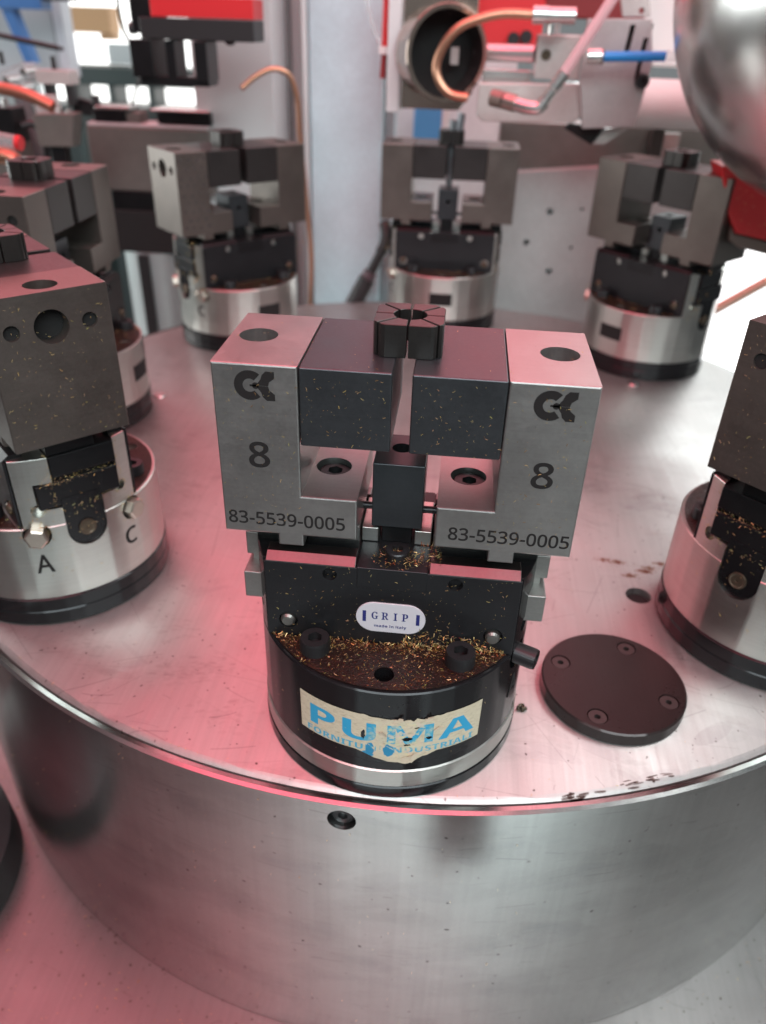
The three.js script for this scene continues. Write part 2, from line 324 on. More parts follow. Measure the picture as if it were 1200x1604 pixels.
function capScrew(r, h, hex = .5) { return sub(lathe([[0, 0], [r, 0], [r, h * .86], [r * .93, h], [0, h]], 32), [put(hexg(r * hex, h * 1.1), 0, h, 0)]); }
const gCap = capScrew(.0066, .0068), gFoot = capScrew(.0068, .006), gSide = capScrew(.0048, .0095);
const gHex = uvm(toCreasedNormals(merge([new THREE.CylinderGeometry(.0060, .0060, .006, 6).toNonIndexed(), new THREE.CylinderGeometry(.0050, .0060, .0006, 6).toNonIndexed().translate(0, .0033, 0)]), .3));
const gPlug = lathe([[0, 0], [.0046, 0], [.0046, .0014], [.0038, .0018], [.0032, .0013], [.0012, .0013], [.0010, .0008], [0, .0008]], 28);
const gSlide = {}; const gSlideShort = {}; for (const s of [-1, 1]) [gSlide[s], gSlideShort[s]] = [0, .0056].map((cut) => merge([bx(Math.min(s * .016, s * (.0662 - cut)), Math.max(s * .016, s * (.0662 - cut)), .0760, .0900, -.0216, .0216, .0006), bx(Math.min(s * .0156, s * (.0668 - cut)), Math.max(s * .0156, s * (.0668 - cut)), .0930, .1050, -.0216, .0124, .0006), bx(Math.min(s * .016, s * (.0655 - cut)), Math.max(s * .016, s * (.0655 - cut)), .1051, .1112, -.0124, .0124, .0004), bx(Math.min(s * .016, s * (.064 - cut)), Math.max(s * .016, s * (.064 - cut)), .0899, .0931, -.018, .0120, .0001)]));
const gKey = {}; for (const s of [-1, 1]) { const u = []; for (let k = 0; k <= 16; k++) { const t = PI + PI * k / 16; u.push([.0105 * Math.cos(t), .0592 + .0105 * Math.sin(t)]); } u.push([.0105, .0796], [-.0105, .0796]); gKey[s] = put(extr(u, -.001, .001, .0002), s * .0600, 0, 0, 0, PI / 2); }
const gPost = sub(bx(-.0107, .0107, .1150, .1455, -.0125, .0150, .0006), [cy(.0042, .02, 0, .1455, 0, 0, 0, 0, 24), cy(.0024, .06, 0, .1335, -.02, PI / 2, 0, 0, 20)]);
const gNeck = bx(-.0064, .0064, .1057, .1149, -.0105, .0120, .0004);
const gFace = sub(bx(-.0538, .0538, .0652, .1049, .0309, .0324, .0003), [[-.0445, .0737, .0042], [.0448, .0747, .0042], [-.026, .1006, .0031], [.0267, .1006, .0031]].map(([x, y, r]) => cy(r, .02, x, y, .0324 + .006, PI / 2, 0, 0, 24)));
const gFaceB = gFace.clone().rotateY(PI);
const railProfile = [[.0224, .0912], [.0306, .0912], [.0306, .1050], [.0325, .1050], [.0325, .1054], [.0287, .1080], [.0224, .1080]];
const rail = (x0, x1, f) => { const g = put(extr(railProfile.map(([z, y]) => [-z, y]).reverse(), x0, x1, .00025), 0, 0, 0, 0, PI / 2); if (f < 0) g.rotateY(PI); return g; };
const gTop = sub(merge([rail(-.0531, -.0152, 1), rail(.0156, .0531, 1), rail(-.0531, -.0156, -1), rail(.0152, .0531, -1)]), [[-.026, 1], [.0267, 1], [.026, -1], [-.0267, -1]].map(([x, f]) => cy(.0030, .03, x, .1006, f * .036, PI / 2, 0, 0, 24)));
const gCentre = bx(-.0146, .0150, .0950, .1056, -.0326, .0326, .0004);
const crescent = (h, y) => { const p = [], a0 = Math.asin(.0332 / .0606); for (let k = 0; k <= 40; k++) { const t = a0 + (PI - 2 * a0) * k / 40; p.push([.0606 * Math.cos(t), -.0606 * Math.sin(t)]); } const sh = new THREE.Shape(p.reverse().map(([a, b]) => new THREE.Vector2(a, b))), ho = new THREE.Path(); ho.absarc(0, -.052, .0043, 0, 2 * PI, false); sh.holes.push(ho); return put(uvm(new THREE.ExtrudeGeometry(sh, { depth: h, bevelEnabled: false, curveSegments: 24 })), 0, y, 0, -PI / 2); };
function chuck(front) {
  const g = new THREE.Group();
  if (front) {
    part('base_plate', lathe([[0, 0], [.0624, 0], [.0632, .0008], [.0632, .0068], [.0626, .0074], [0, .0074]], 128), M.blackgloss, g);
    part('base_ring', lathe([[0, .0075], [.0622, .0075], [.0629, .0081], [.0629, .0176], [.0622, .0181], [0, .0181]], 128), M.steel, g);
  } else part('base_plate', lathe([[0, 0], [.0620, 0], [.0630, .0010], [.0630, .0088], [.0625, .0094], [.0630, .0100], [.0630, .0174], [.0622, .0181], [0, .0181]], 128), M.blackgloss, g);
  part('body', GB, front ? M.blackgloss : M.steel, g);  // front body is black: a dark mirror reflection put into its colour
  part('face_plate', gFace, M.blackface, g); part('face_plate', gFaceB, M.blackface, g);
  part('top_rail', gTop, front ? M.topface : M.black, g);
  part('centre_block', gCentre, front ? M.blackface : M.black, g);
  for (const s of [-1, 1]) part('slide', (front ? gSlide : gSlideShort)[s], front ? M.steelgrey : M.black, g);
  const post = part('centre_post', gPost, M.post, g); part('neck', gNeck, M.black, post);
  for (const s of [-1, 1]) { part('side_shim', bx(Math.min(s * .0078, s * .0150), Math.max(s * .0078, s * .0150), .1058, .1128, -.012, .013, .0004), M.steel, g); part('side_pin', cy(.0016, .006, s * .0135, .1185, .004, 0, 0, PI / 2, 14), M.screw, g); }
  part('post_bolt', capScrew(.0052, .004), M.screw, g).position.set(.0014, .1056, .0225);
  for (const f of [1, -1]) {
    const gr = part('grime_layer', crescent(.0005, .0651), M.grime, g); gr.rotation.y = f > 0 ? 0 : PI; gr.userData.kind = 'stuff';
    for (const s of [-1, 1]) {
      const c = part('cap_screw', gCap, M.screw, g); c.position.set(s * .0314, .0653, f * .0402); c.rotation.y = s;
      const pn = part('dowel_pin', lathe([[0, -.002], [.0032, -.002], [.0032, .0012], [.0024, .0022], [0, .0026]], 20), front ? M.pin : M.brass, g); pn.rotation.x = f * PI / 2; pn.position.set(s * .0446, .0742, f * .0318);
    }
  }
  for (const s of [-1, 1]) {
    if (s > 0) for (const [azd, y] of [[66, .0606], [116, .0585]]) {
      const t = azd * PI / 180, h = part('port_bolt', front && azd < 90 ? gSide : gHex, front && azd < 90 ? M.screw : M.hexbolt, g), rr = front && azd < 90 ? RC - .0005 : RC + .0012;
      h.quaternion.setFromUnitVectors(V(0, 1, 0), V(s * Math.sin(t), 0, s * Math.cos(t))); h.position.set(s * rr * Math.sin(t), y, s * rr * Math.cos(t)); h.rotateY(.4);
      if (!(front && azd < 90)) { const d = part('port_seat', cy(.0072, .0008), M.grime, g); d.quaternion.setFromUnitVectors(V(0, 1, 0), V(s * Math.sin(t), 0, s * Math.cos(t))); d.position.set(s * (RC - .0036) * Math.sin(t), y, s * (RC - .0036) * Math.cos(t)); }
    }
    if (s > 0) for (const [ch, azd, y0, hh, ww] of [['A', 66.2, .0362, .0118, .0092], ['C', 112.6, .0361, .0108, .0080]]) {
      const t = azd * PI / 180, m = part('letter_mark', text(ch, font, ww, hh, 0, y0, .0003), M.ink, g); m.rotation.y = s > 0 ? t : t + PI; m.position.set(s * (RC - .00012) * Math.sin(t), 0, s * (RC - .00012) * Math.cos(t));
    }
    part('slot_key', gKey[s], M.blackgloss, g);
    const p = part('slot_plug', gPlug, M.brass, g); p.rotation.z = -s * PI / 2; p.position.set(s * (RC - .0016), .0590, 0);
  }
  if (!front) { const lp = part('label_plate', curved(-.0125, .0125, .0348, .0482, RC + .0002, 10), M.ink, g); lp.rotation.y = PI; }
  for (const s of [-1, 1]) {
    const j = part('jaw', jawGeo[s], front ? M.jaw : M.jawworn, g);
    part('shaded_bore', cy(.0076, .001, s * .0592, .1832, -.002), M.hole, j); for (const z of [-.0178, .0178]) part('shaded_bore', cy(.0036, .001, s * .0685, .174, z, 0, 0, PI / 2), M.hole, j);  // dark discs paint the shade at the bottom of the drilled holes
    part('shaded_bore', cy(.0079, .001, s * .0634, .174, 0, 0, 0, PI / 2), M.hole, j);
    part('jaw_bolt', gFoot, M.screw, j).position.set(s * .0287 + .0005, .1273, .0015);
    if (front) {
      part('number_mark', merge([text('8', font, .0084, .0114, s > 0 ? .05545 : -.05385, .1472), text('83-5539-0005', font, .0482, .0062, s > 0 ? .0459 : -.0442, .1203)]).translate(0, 0, .02848), M.ink, j);
      part('logo_mark', logo().translate(s > 0 ? .0560 : -.0540, .1818, .02848), M.ink, j);
    }
    const n = part('jaw_insert', insGeo[s], front ? M.insert : M.insertworn, g);
    wedges.forEach((w, k) => { if ((s > 0) === (k < 2 || k > 5)) part('collet_segment', w, M.collet, n); });
  }
  return g;
}
function curved(x0, x1, y0, y1, r, n) {       // a thin shell lying on a cylinder
  const a0 = Math.asin(x0 / r), a1 = Math.asin(x1 / r), g = new THREE.CylinderGeometry(r, r, y1 - y0, n, 1, true, a0, a1 - a0), h = new THREE.CylinderGeometry(r - .0004, r - .0004, y1 - y0, n, 1, true, a0, a1 - a0);
  return merge([g, h]).translate(0, (y0 + y1) / 2, 0);
}
function logo() {
  const ring = new THREE.Shape(), A = .85;
  ring.absarc(-.0018, 0, .0059, A, 2 * PI - A, false); ring.absarc(-.0018, 0, .0026, 2 * PI - A, A, true);
  const arm = (s) => { const q = new THREE.Shape([[.0008, s * .00005], [.0052, s * .00005], [.0056, s * .0016], [.0076, s * .0032], [.0076, s * .0058], [.0044, s * .0058], [.0030, s * .0044], [.0024, s * .0026], [.0014, s * .0012]].map(([x, y]) => new THREE.Vector2(x, y))); return q; };
  const dot = new THREE.Shape(); dot.absarc(.0004, 0, .0013, 0, 2 * PI, false);
  const bar = new THREE.Shape([[-.0018, -.0004], [.001, -.0004], [.001, .0004], [-.0018, .0004]].map(([x, y]) => new THREE.Vector2(x, y)));
  return merge([ring, arm(1), arm(-1), dot, bar].map((s) => uvm(new THREE.ExtrudeGeometry(s, { depth: .00006, bevelEnabled: false, curveSegments: 18 }))));
}
Object.assign(M, {
  blackface: std([.040, .042, .047], { metalness: .65, roughness: .9, map: tJaw, roughnessMap: tJawR }),
  topface: std([.27, .26, .26], { metalness: 1, roughness: 1, map: tJaw, roughnessMap: tSteelR }),
  post: std([.085, .094, .105], { metalness: .7, roughness: .9, map: tJaw, roughnessMap: tJawR }),
  collet: std([.085, .082, .08], { metalness: .8, roughness: .85, map: tJaw, roughnessMap: tJawR }),
  steelgrey: std([.42, .42, .41], { metalness: .85, roughness: .45, map: tJaw }),
  pin: std([.22, .215, .20], { metalness: .85, roughness: .35 }),
  brass: std([.11, .085, .06], { metalness: .7, roughness: .45 }),
});
const RP = .306;
const chuckGroup = 'grippers standing on the rotary table';
function seat(g, k, label) { const t = k * PI / 4; g.name = 'gripper_chuck'; g.position.set(RP * Math.sin(t), .0003, RP * Math.cos(t)); g.rotation.y = t; tag(g, label, 'gripper', chuckGroup); return g; }
const chuck0 = seat(chuck(true), 0, 'large two-jaw gripper in front, jaws marked 8, with a torn blue and white sticker');
const protoChuck = chuck(false);
const labels = {
  1: 'gripper cut off by the right edge, behind the round black cover plate', 3: 'gripper at back right, under the big round steel bowl', 4: 'gripper at the back centre, under the round black mouth and curved copper tube',
  5: 'gripper at back left, in front of the pale grooved column', 6: 'gripper on the left, half hidden behind the nearest left gripper', 7: 'nearest left gripper, letters A and C on its steel body, cut off at left',
};
for (const k of [1, 3, 4, 5, 6, 7]) seat(k === 1 ? protoChuck : protoChuck.clone(), k, labels[k]);
{ // dotted stains on one jaw face of the back left gripper
  const g5 = scene.children.filter((o) => o.name.startsWith('gripper_chuck'))[4], d = [];
  for (let i = 0; i < 9; i++) for (let k = 0; k < 4; k++) { const x = .0425 + k * .0078 + (i % 2) * .0035 + R(-.001, .001), y = .1235 + i * .0075 + R(-.001, .001); if (x < .0695 && y < .188) d.push(put(new THREE.CylinderGeometry(R(.0010, .0020), .001, .00012, 10), x, y, -.02854, PI / 2).toNonIndexed()); }
  part('spot_stain', merge(d), std([.05, .046, .044], { roughness: .8 }), g5.children.filter((o) => o.name === 'jaw')[1]);
}
// badge and sticker of the front gripper
{
  const sh = new THREE.Shape(), w = .0148, h = .0077; sh.absarc(w - h, 0, h, -PI / 2, PI / 2, false); sh.absarc(-w + h, 0, h, PI / 2, 1.5 * PI, false);
  const b = part('badge', uvm(new THREE.ExtrudeGeometry(sh, { depth: .0004, bevelEnabled: true, bevelSize: .0002, bevelThickness: .0002, bevelSegments: 2, curveSegments: 20 })).translate(.0004, .0801, .0325), std([.62, .62, .66], { metalness: .1, roughness: .35 }), chuck0, 'white oval badge reading GRIP made in italy');
  const navy = std([.018, .025, .15], { roughness: .5 });
  part('badge_print', merge([...[['G', -.0068, .0028], ['R', -.0024, .0030], ['I', .0021, .0016], ['P', .0062, .0027]].map(([q, x, w]) => text(q, serifB, w, .0040, x, .0792, .00006, 0)), text('made in italy', fontB, .0140, .0019, 0, .0745, .00006, 0), bx(-.0121, -.0106, .0776, .0835, 0, .0001, 0.00001, 1), bx(.0110, .0125, .0776, .0835, 0, .0001, .00001, 1)]).translate(.0004, 0, .03312), navy, b);
  const cv = document.createElement('canvas'); cv.width = 1536; cv.height = 512; const c = cv.getContext('2d'), W = 1536, H = 512;
  // paper with a torn lower and upper edge
  c.fillStyle = '#c9bfa6'; c.beginPath(); c.moveTo(6, 8);
  for (let i = 0; i <= 60; i++) { const x = 6 + (W - 12) * i / 60, u = i / 60; c.lineTo(x, 8 + (u > .36 && u < .78 ? 26 * Math.sin((u - .36) / .42 * PI) + R(-7, 7) + (u > .6 && u < .68 ? R(-14, 14) : 0) : 0)); }
  c.lineTo(W - 14, H * .77);
  for (let i = 40; i >= 0; i--) { const u = i / 40; let y = H * .77; if (u > .34 && u < .74) y += Math.sin((u - .34) / .40 * PI) * 92 + R(-8, 8); if (Math.abs(u - .60) < .04) y += R(20, 60); c.lineTo(14 + (W - 28) * u, Math.min(H - 6, y)); }
  c.closePath(); c.fill(); c.save(); c.clip();
  for (let i = 0; i < 2600; i++) { c.fillStyle = rnd() < .5 ? `rgba(120,104,78,${R(.03, .16)})` : `rgba(226,218,196,${R(.03, .2)})`; c.beginPath(); c.ellipse(rnd() * W, rnd() * H, R(2, 26), R(1, 9), R(-.4, .4), 0, 7); c.fill(); }
  c.fillStyle = '#2f9cc6'; c.save(); c.translate(66, 286); c.font = 'bold 272px sans-serif'; const tw = c.measureText('PUMA').width; c.scale(1400 / tw, 1); c.fillText('PUMA', 0, 0); c.restore();
  c.save(); c.translate(70, 384); const f2 = 'FORNITURE INDUSTRIALI'; c.font = 'bold 100px sans-serif'; c.scale(1395 / c.measureText(f2).width, .85); c.fillStyle = '#4aa3c2'; c.fillText(f2, 0, 0); c.restore();
  // the middle is scuffed away and torn
  for (let i = 0; i < 420; i++) { const u = R(.36, .76), x = u * W, y = R(60, 420), a = Math.sin((u - .36) / .40 * PI); c.fillStyle = `rgba(${R(196, 216) | 0},${R(186, 204) | 0},${R(160, 182) | 0},${R(.25, .9) * a})`; c.beginPath(); c.ellipse(x, y, R(6, 34), R(4, 18), R(-1, 1), 0, 7); c.fill(); }
  c.fillStyle = '#2b86ad'; for (const [x, y, w2, h2] of [[590, 300, 64, 130], [726, 300, 78, 128], [560, 390, 90, 60]]) { c.beginPath(); c.moveTo(x, y); for (let k = 0; k < 18; k++) { const t = k / 18 * 2 * PI; c.lineTo(x + w2 / 2 + w2 * .55 * Math.cos(t) * R(.8, 1.1), y + h2 / 2 + h2 * .55 * Math.sin(t) * R(.8, 1.1)); } c.fill(); }
  c.fillStyle = '#c9bfa6'; c.fillRect(668, 270, 26, 190);
  for (let i = 0; i < 500; i++) { c.strokeStyle = `rgba(${rnd() < .5 ? '110,96,74' : '232,226,206'},${R(.05, .3)})`; c.lineWidth = R(1, 3); const x = R(.34, .8) * W, y = R(30, 470); c.beginPath(); c.moveTo(x, y); c.lineTo(x + R(-30, 30), y + R(-16, 16)); c.stroke(); }
  c.restore();
  c.globalCompositeOperation = 'destination-out';          // torn-out holes
  for (const [x, y, w2, h2] of [[566, 214, 20, 56], [905, 236, 44, 22], [1075, 240, 30, 16], [905, 300, 34, 12], [975, 120, 26, 9]]) { c.beginPath(); for (let k = 0; k < 14; k++) { const t = k / 14 * 2 * PI; c.lineTo(x + w2 * Math.cos(t) * R(.6, 1.1), y + h2 * Math.sin(t) * R(.6, 1.1)); } c.fill(); }
  const t = new THREE.CanvasTexture(cv); t.colorSpace = THREE.SRGBColorSpace;
  const a0 = -.622, a1 = .754, r = RC + .00025, g = new THREE.CylinderGeometry(r, r, .0292, 64, 4, true, a0, a1 - a0); g.translate(0, .0387, 0);
  const p = g.attributes.position; for (let i = 0; i < p.count; i++) { const u = (Math.atan2(p.getX(i), p.getZ(i)) - a0) / (a1 - a0); p.setY(i, p.getY(i) - .0006 - u * .0012); }
  part('sticker', g, std([1, 1, 1], { map: t, roughness: .62, transparent: true, alphaTest: .5 }), chuck0, 'torn paper sticker with blue lettering');
  const flake = std([.62, .53, .40], { roughness: .8 });
  for (const [a, y, w, h, c2] of [[.19, .0262, .0052, .0040, .5], [.235, .0272, .0030, .0058, -.4], [.33, .0500, .0042, .0022, .7], [.02, .0418, .0036, .0034, .9], [.12, .0505, .0050, .0018, .6], [.40, .0432, .0040, .0026, -.7]]) {
    const q = new THREE.BoxGeometry(w, h, .00016, 6, 4, 1), pp = q.attributes.position; for (let i = 0; i < pp.count; i++) { const x = pp.getX(i) / w, yy = pp.getY(i) / h; pp.setXYZ(i, pp.getX(i) * (1 - .5 * Math.abs(yy + .3 * Math.sin(9 * x))), pp.getY(i) + .0004 * Math.sin(11 * x + a * 40), pp.getZ(i) + .0012 * (x * c2 + .5) ** 2 + .0005 * yy * yy); } q.computeVertexNormals();
    const m = part('paper_flake', uvm(q), flake, chuck0); m.position.set((RC + .0004) * Math.sin(a), y, (RC + .0004) * Math.cos(a)); m.rotation.set(0, a, c2 * .8, 'YXZ');
  }
}

// ------------------------------------------------------------------ things standing behind and above
const B = (name, label, cat, pos) => thing(name, label, cat, pos);
{ // pale square post
  const g = B('machine_post', 'broad pale blue-grey square post behind the table, left of the back centre gripper', 'post');
  part('post_body', bx(-.1705, -.0835, -.25, .75, -.455, -.402, .004), std([.60, .80, .85], { metalness: 0, roughness: .38, map: tPaint }), g);
  part('edge_strip', bx(-.1765, -.1712, -.25, .75, -.45, -.400, .001), M.alu, g);
  part('side_channel', bx(-.0828, -.072, -.25, .75, -.46, -.415, .001), std([.36, .42, .44], { metalness: .3, roughness: .5 }), g);
  part('foot_flange', bx(-.19, -.06, -.27, -.25, -.48, -.385, .002), M.plate, g);
}
{ // grooved aluminium column
  const g = B('aluminium_column', 'pale grooved aluminium profile column behind the back left gripper', 'column'), p = [];
  const x0 = -.318, x1 = -.221, gro = [-.301, -.285, -.268, -.2485];
  p.push([x0, .08], [x0, 0]); for (const q of gro) p.push([q - .0035, 0], [q - .003, .014], [q + .003, .014], [q + .0035, 0]); p.push([x1, 0], [x1, .08]);
  part('profile', put(extr(p.map(([x, z]) => [x, z + .0]), 0, 1.0, 0), 0, -.25, -.52, PI / 2, 0, 0).translate(0, 1.0, 0), M.alu, g);
  part('cover_strip', bx(-.2205, -.2145, -.25, .75, -.56, -.518, .001), std([.20, .19, .19], { roughness: .5 }), g);
  part('cover_strip', bx(-.214, -.205, -.25, .75, -.56, -.522, .001), std([.42, .36, .36], { roughness: .5 }), g);
  part('pink_strip', bx(-.3185, -.301, -.25, .26, -.5195, -.514, .001), std([.52, .42, .42], { roughness: .5 }), g);
}
{ // hooked copper tube
  const g = B('copper_tube', 'slender hooked copper tube rising between the back left gripper and the pale post', 'tube');
  part('tube', pipe([[-.2315, .231, -.335], [-.218, .242, -.345], [-.200, .2495, -.355], [-.1845, .2445, -.36], [-.1765, .224, -.362], [-.1745, .183, -.364], [-.1685, .10, -.368], [-.1655, .052, -.370], [-.168, -.01, -.372], [-.172, -.10, -.374], [-.172, -.2186, -.374]], .0029, .0019, 90), M.copper, g);
}
{ // overhead gripper unit
  const g = B('overhead_gripper', 'black pick-up unit with red block hanging at the top left', 'gripper unit');
  part('carrier_plate', bx(-.324, -.206, .2745, .2935, -.345, -.300, .001), M.rubber, g);
  part('red_block', bx(-.3115, -.206, .2940, .3115, -.345, -.302, .0008), M.red, g);
  part('back_block', bx(-.337, -.3125, .2790, .37, -.355, -.312, .001), M.black, g);
  part('side_block', bx(-.3375, -.3145, .240, .2740, -.345, -.300, .001), M.black, g);
  part('finger', bx(-.301, -.2915, .240, .2740, -.340, -.304, .001), M.black, g);
  part('finger', bx(-.270, -.2565, .2375, .2740, -.340, -.300, .001), M.black, g);
  part('cross_bar', bx(-.3320, -.2575, .2330, .2415, -.338, -.304, .001), M.black, g);
  for (const y of [.283, .262]) part('bolt_head', cy(.0055, .006, -.3400, y, -.322, 0, 0, PI / 2, 20), M.screw, g);
  part('nub', lathe([[0, -.004], [.004, -.003], [.006, 0], [0, 0]], 20), M.screw, g).position.set(-.236, .2745, -.318);
  for (const x of [-.262, -.245, -.228]) part('clear_fitting', cy(.0055, .03, x, .327, -.322, 0, 0, 0, 18), M.clear ?? M.white, g);
  part('hanger', bx(-.30, -.22, .3422, .75, -.35, -.31, .002), M.black, g);
}
{ // far hall wall with windows
  const w = thing('hall_wall', 'pale far wall of the hall with glaring windows, beyond the machines on the left', 'wall');
  part('wall_panel', bx(-3.4, -1.45, -1.2, 2.2, -2.34, -2.25, .002), std([.42, .44, .45], { roughness: .8 }), w);
  part('wall_panel', bx(-1.45, -.3, .36, 2.2, -2.34, -2.25, .002), std([.42, .44, .45], { roughness: .8 }), w);
  part('wall_panel', bx(-1.45, -.3, -1.2, -.02, -2.34, -2.25, .002), std([.045, .06, .062], { roughness: .7 }), w);
  part('window_frame', bx(-1.45, -.3, .098, .115, -2.25, -2.22, .002), std([.1, .12, .12], { roughness: .6 }), w);
  const glow = new THREE.MeshStandardMaterial({ color: lin(.8, .8, .8), emissive: lin(1, 1, .97), emissiveIntensity: 1.7 });
  part('window_pane', new THREE.PlaneGeometry(1.15, .38).translate(-.875, .17, -2.29), glow, w);
  const l = new THREE.RectAreaLight(lin(1, 1, .97), 1.7, 1.15, .38); l.position.set(-.875, .17, -2.285); l.rotation.y = PI; w.add(l);
}
{ const g = B('dark_bench', 'long dark green bench below the far windows', 'bench', [0, 0, 0]);
  part('bench_top', bx(-1.15, -.55, .135, .175, -1.75, -1.6, .003), std([.035, .055, .055], { roughness: .5 }), g);
  for (const x of [-1.02, -.922, -.815, -.668]) part('bench_leg', bx(x - .008, x + .008, -.9, .135, -1.70, -1.61, .002), std([.03, .05, .05], { roughness: .5 }), g);
  part('bench_shelf', bx(-1.15, -.55, .04, .085, -1.76, -1.6, .003), std([.03, .04, .04], { roughness: .5 }), g);
}
{ const g = B('cardboard_box', 'tan cardboard box in the bright window at the top left', 'box'); part('carton', bx(-1.142, -1.012, .2445, .307, -1.95, -1.88, .002), std([.60, .36, .20], { roughness: .8 }), g); part('flap', bx(-1.05, -1.012, .228, .2440, -1.94, -1.89, .001), std([.5, .30, .17], { roughness: .8 }), g); }
{ const g = B('pale_sheet', 'white hanging sheet seen below the cardboard box', 'sheet'); part('sheet', bx(-1.02, -.90, .170, .222, -1.86, -1.855, .001), std([.55, .58, .60], { roughness: .6 }), g); }
{ const g = B('steel_rack', 'blue painted steel frame in the top left corner', 'frame');
  part('beam', bx(-1.02, -.845, .296, .33, -1.20, -1.15, .002), M.blue, g);
  part('strut', extr([[-.935, .2955], [-.912, .2955], [-.886, .203], [-.906, .203]], -1.19, -1.16, .001), M.blue, g);
  part('cap', bx(-.86, -.79, .312, .34, -1.21, -1.16, .003), M.rubber, g); }
{ const g = B('machine_cabinet', 'pale grey machine panel behind the blue frame', 'panel'); part('sheet', bx(-1.12, -.895, .17, .296, -1.32, -1.29, .002), std([.40, .42, .45], { roughness: .5 }), g); part('edge', bx(-.893, -.872, .17, .32, -1.34, -1.29, .002), std([.55, .55, .6], { roughness: .5 }), g); }
{ const g = B('black_rod', 'thin black rod pointing right at the upper left', 'rod'); part('bar', rod([-.68, .271, -.6], [-.560, .2525, -.6], .0035), M.rubber, g); part('tip', rod([-.5598, .2525, -.6], [-.552, .2512, -.6], .0026), M.screw, g); }
// clear plastic valve fittings and their clamps, far left
{ const clear = new THREE.MeshPhysicalMaterial({ color: lin(.92, .96, .96), roughness: .12, transmission: .85, thickness: 0, ior: 1.45 });
  M.clear = clear;
  const g = B('clear_bracket', 'clear plastic bracket with silver pins at the far left', 'bracket');
  part('plate', extr([[-.595, .207], [-.5265, .207], [-.524, .2385], [-.533, .2415], [-.60, .220]], -.47, -.445, .001), clear, g);
  for (const [x, y] of [[-.532, .232], [-.54, .214], [-.556, .222]]) part('pin', cy(.004, .03, x, y, -.455, PI / 2, 0, 0, 16), M.bright, g);
  const h = B('clamp_block', 'small pale clamp block on black legs beside the clear bracket', 'clamp');
  part('block', bx(-.519, -.475, .219, .2345, -.47, -.445, .001), M.plate, h);
  for (const x of [-.509, -.482]) part('leg', bx(x - .005, x + .005, .196, .2188, -.465, -.45, .001), M.rubber, h);
  part('knob', cy(.0032, .014, -.499, .242, -.457), M.screw, h); part('knob', cy(.0032, .014, -.565, .245, -.457), M.screw, h);
}
{ const g = B('copper_tube', 'short thick copper tube sloping in from the left edge', 'tube'); part('tube', pipe([[-.52, .2295, -.30], [-.487, .2245, -.30], [-.458, .2195, -.30], [-.4305, .2085, -.30]], .0062, .0042, 30), std([.52, .22, .15], { metalness: .85, roughness: .36 }), g); }
{ const g = B('steel_block', 'small upright grey steel block left of the long fixture rail', 'block');
  part('block', extr([[-.4555, .1685], [-.4175, .1695], [-.4105, .2025], [-.4575, .2000]], -.325, -.302, .0008), M.blockgrey, g); part('stem', bx(-.446, -.430, .05, .1684, -.322, -.306, .001), M.black, g);
  for (const x of [-.430, -.420]) part('bolt_head', cy(.003, .003, x, .2042, -.313, 0, 0, 0, 14), M.bright, g); }
{ const g = B('fixture_rail', 'long grey fixture rail with clamps behind the left grippers', 'fixture');
  part('rail', bx(-.452, -.2985, .105, .1775, -.470, -.418, .0012), M.blockgrey, g);
  part('rail_cap', bx(-.4535, -.3000, .1778, .1812, -.468, -.425, .001), std([.62, .63, .63], { metalness: .5, roughness: .45 }), g);
  part('rear_rail', bx(-.365, -.2985, .1820, .1960, -.475, -.43, .001), M.black, g);
  part('rear_cap', bx(-.372, -.2980, .1962, .1985, -.48, -.428, .001), M.bright, g);
  part('clamp_body', bx(-.446, -.408, .1815, .1955, -.462, -.430, .001), M.black, g);
  part('clamp_body', bx(-.405, -.388, .1815, .1930, -.462, -.432, .001), M.blockgrey, g);
  part('clamp_plate', bx(-.442, -.398, .1957, .1992, -.466, -.428, .001), M.bright, g);
  part('clamp_knob', cy(.0055, .009, -.449, .2045, -.45, 0, 0, 0, 18), M.rubber, g);
  part('arm', extr([[-.492, .207], [-.442, .1955], [-.442, .182], [-.485, .185]], -.475, -.464, .001), M.black, g);
  part('shadow_block', bx(-.440, -.345, .030, .082, -.465, -.412, .0015), M.hole, g);  // near-black box paints the shadow beneath the rail
  part('neck', bx(-.432, -.352, .0822, .1048, -.463, -.416, .001), M.black, g);
  part('pillar', cy(.045, .2485, -.392, -.0945, -.452, 0, 0, 0, 40), std([.50, .56, .56], { metalness: .7, roughness: .45 }), g);
  part('pillar_rib', bx(-.402, -.388, -.2186, .0296, -.404, -.3985, .001), M.rubber, g);
}
{ const g = B('grey_stay', 'dark slanting flat bar with a pale plate behind the small steel block', 'stay');
  part('bar', extr([[-.518, .211], [-.508, .211], [-.497, .134], [-.512, .134]], -.40, -.38, .001), std([.12, .12, .125], { roughness: .5 }), g);
  part('plate', extr([[-.5075, .211], [-.478, .211], [-.47, .158], [-.500, .156]], -.41, -.402, .001), M.plate, g); }
{ const g = B('red_ended_fitting', 'small clear fitting with a red end at the left edge', 'fitting'); part('body', rod([-.411, .199, -.13], [-.386, .1955, -.13], .0062), M.clear, g); part('red_cap', rod([-.3858, .1955, -.13], [-.3815, .195, -.13], .0062), M.red, g);
  part('elbow', tube([[-.43, .178, -.13], [-.405, .184, -.13], [-.390, .180, -.13], [-.386, .170, -.13]], .007, 24), M.copper, g); }

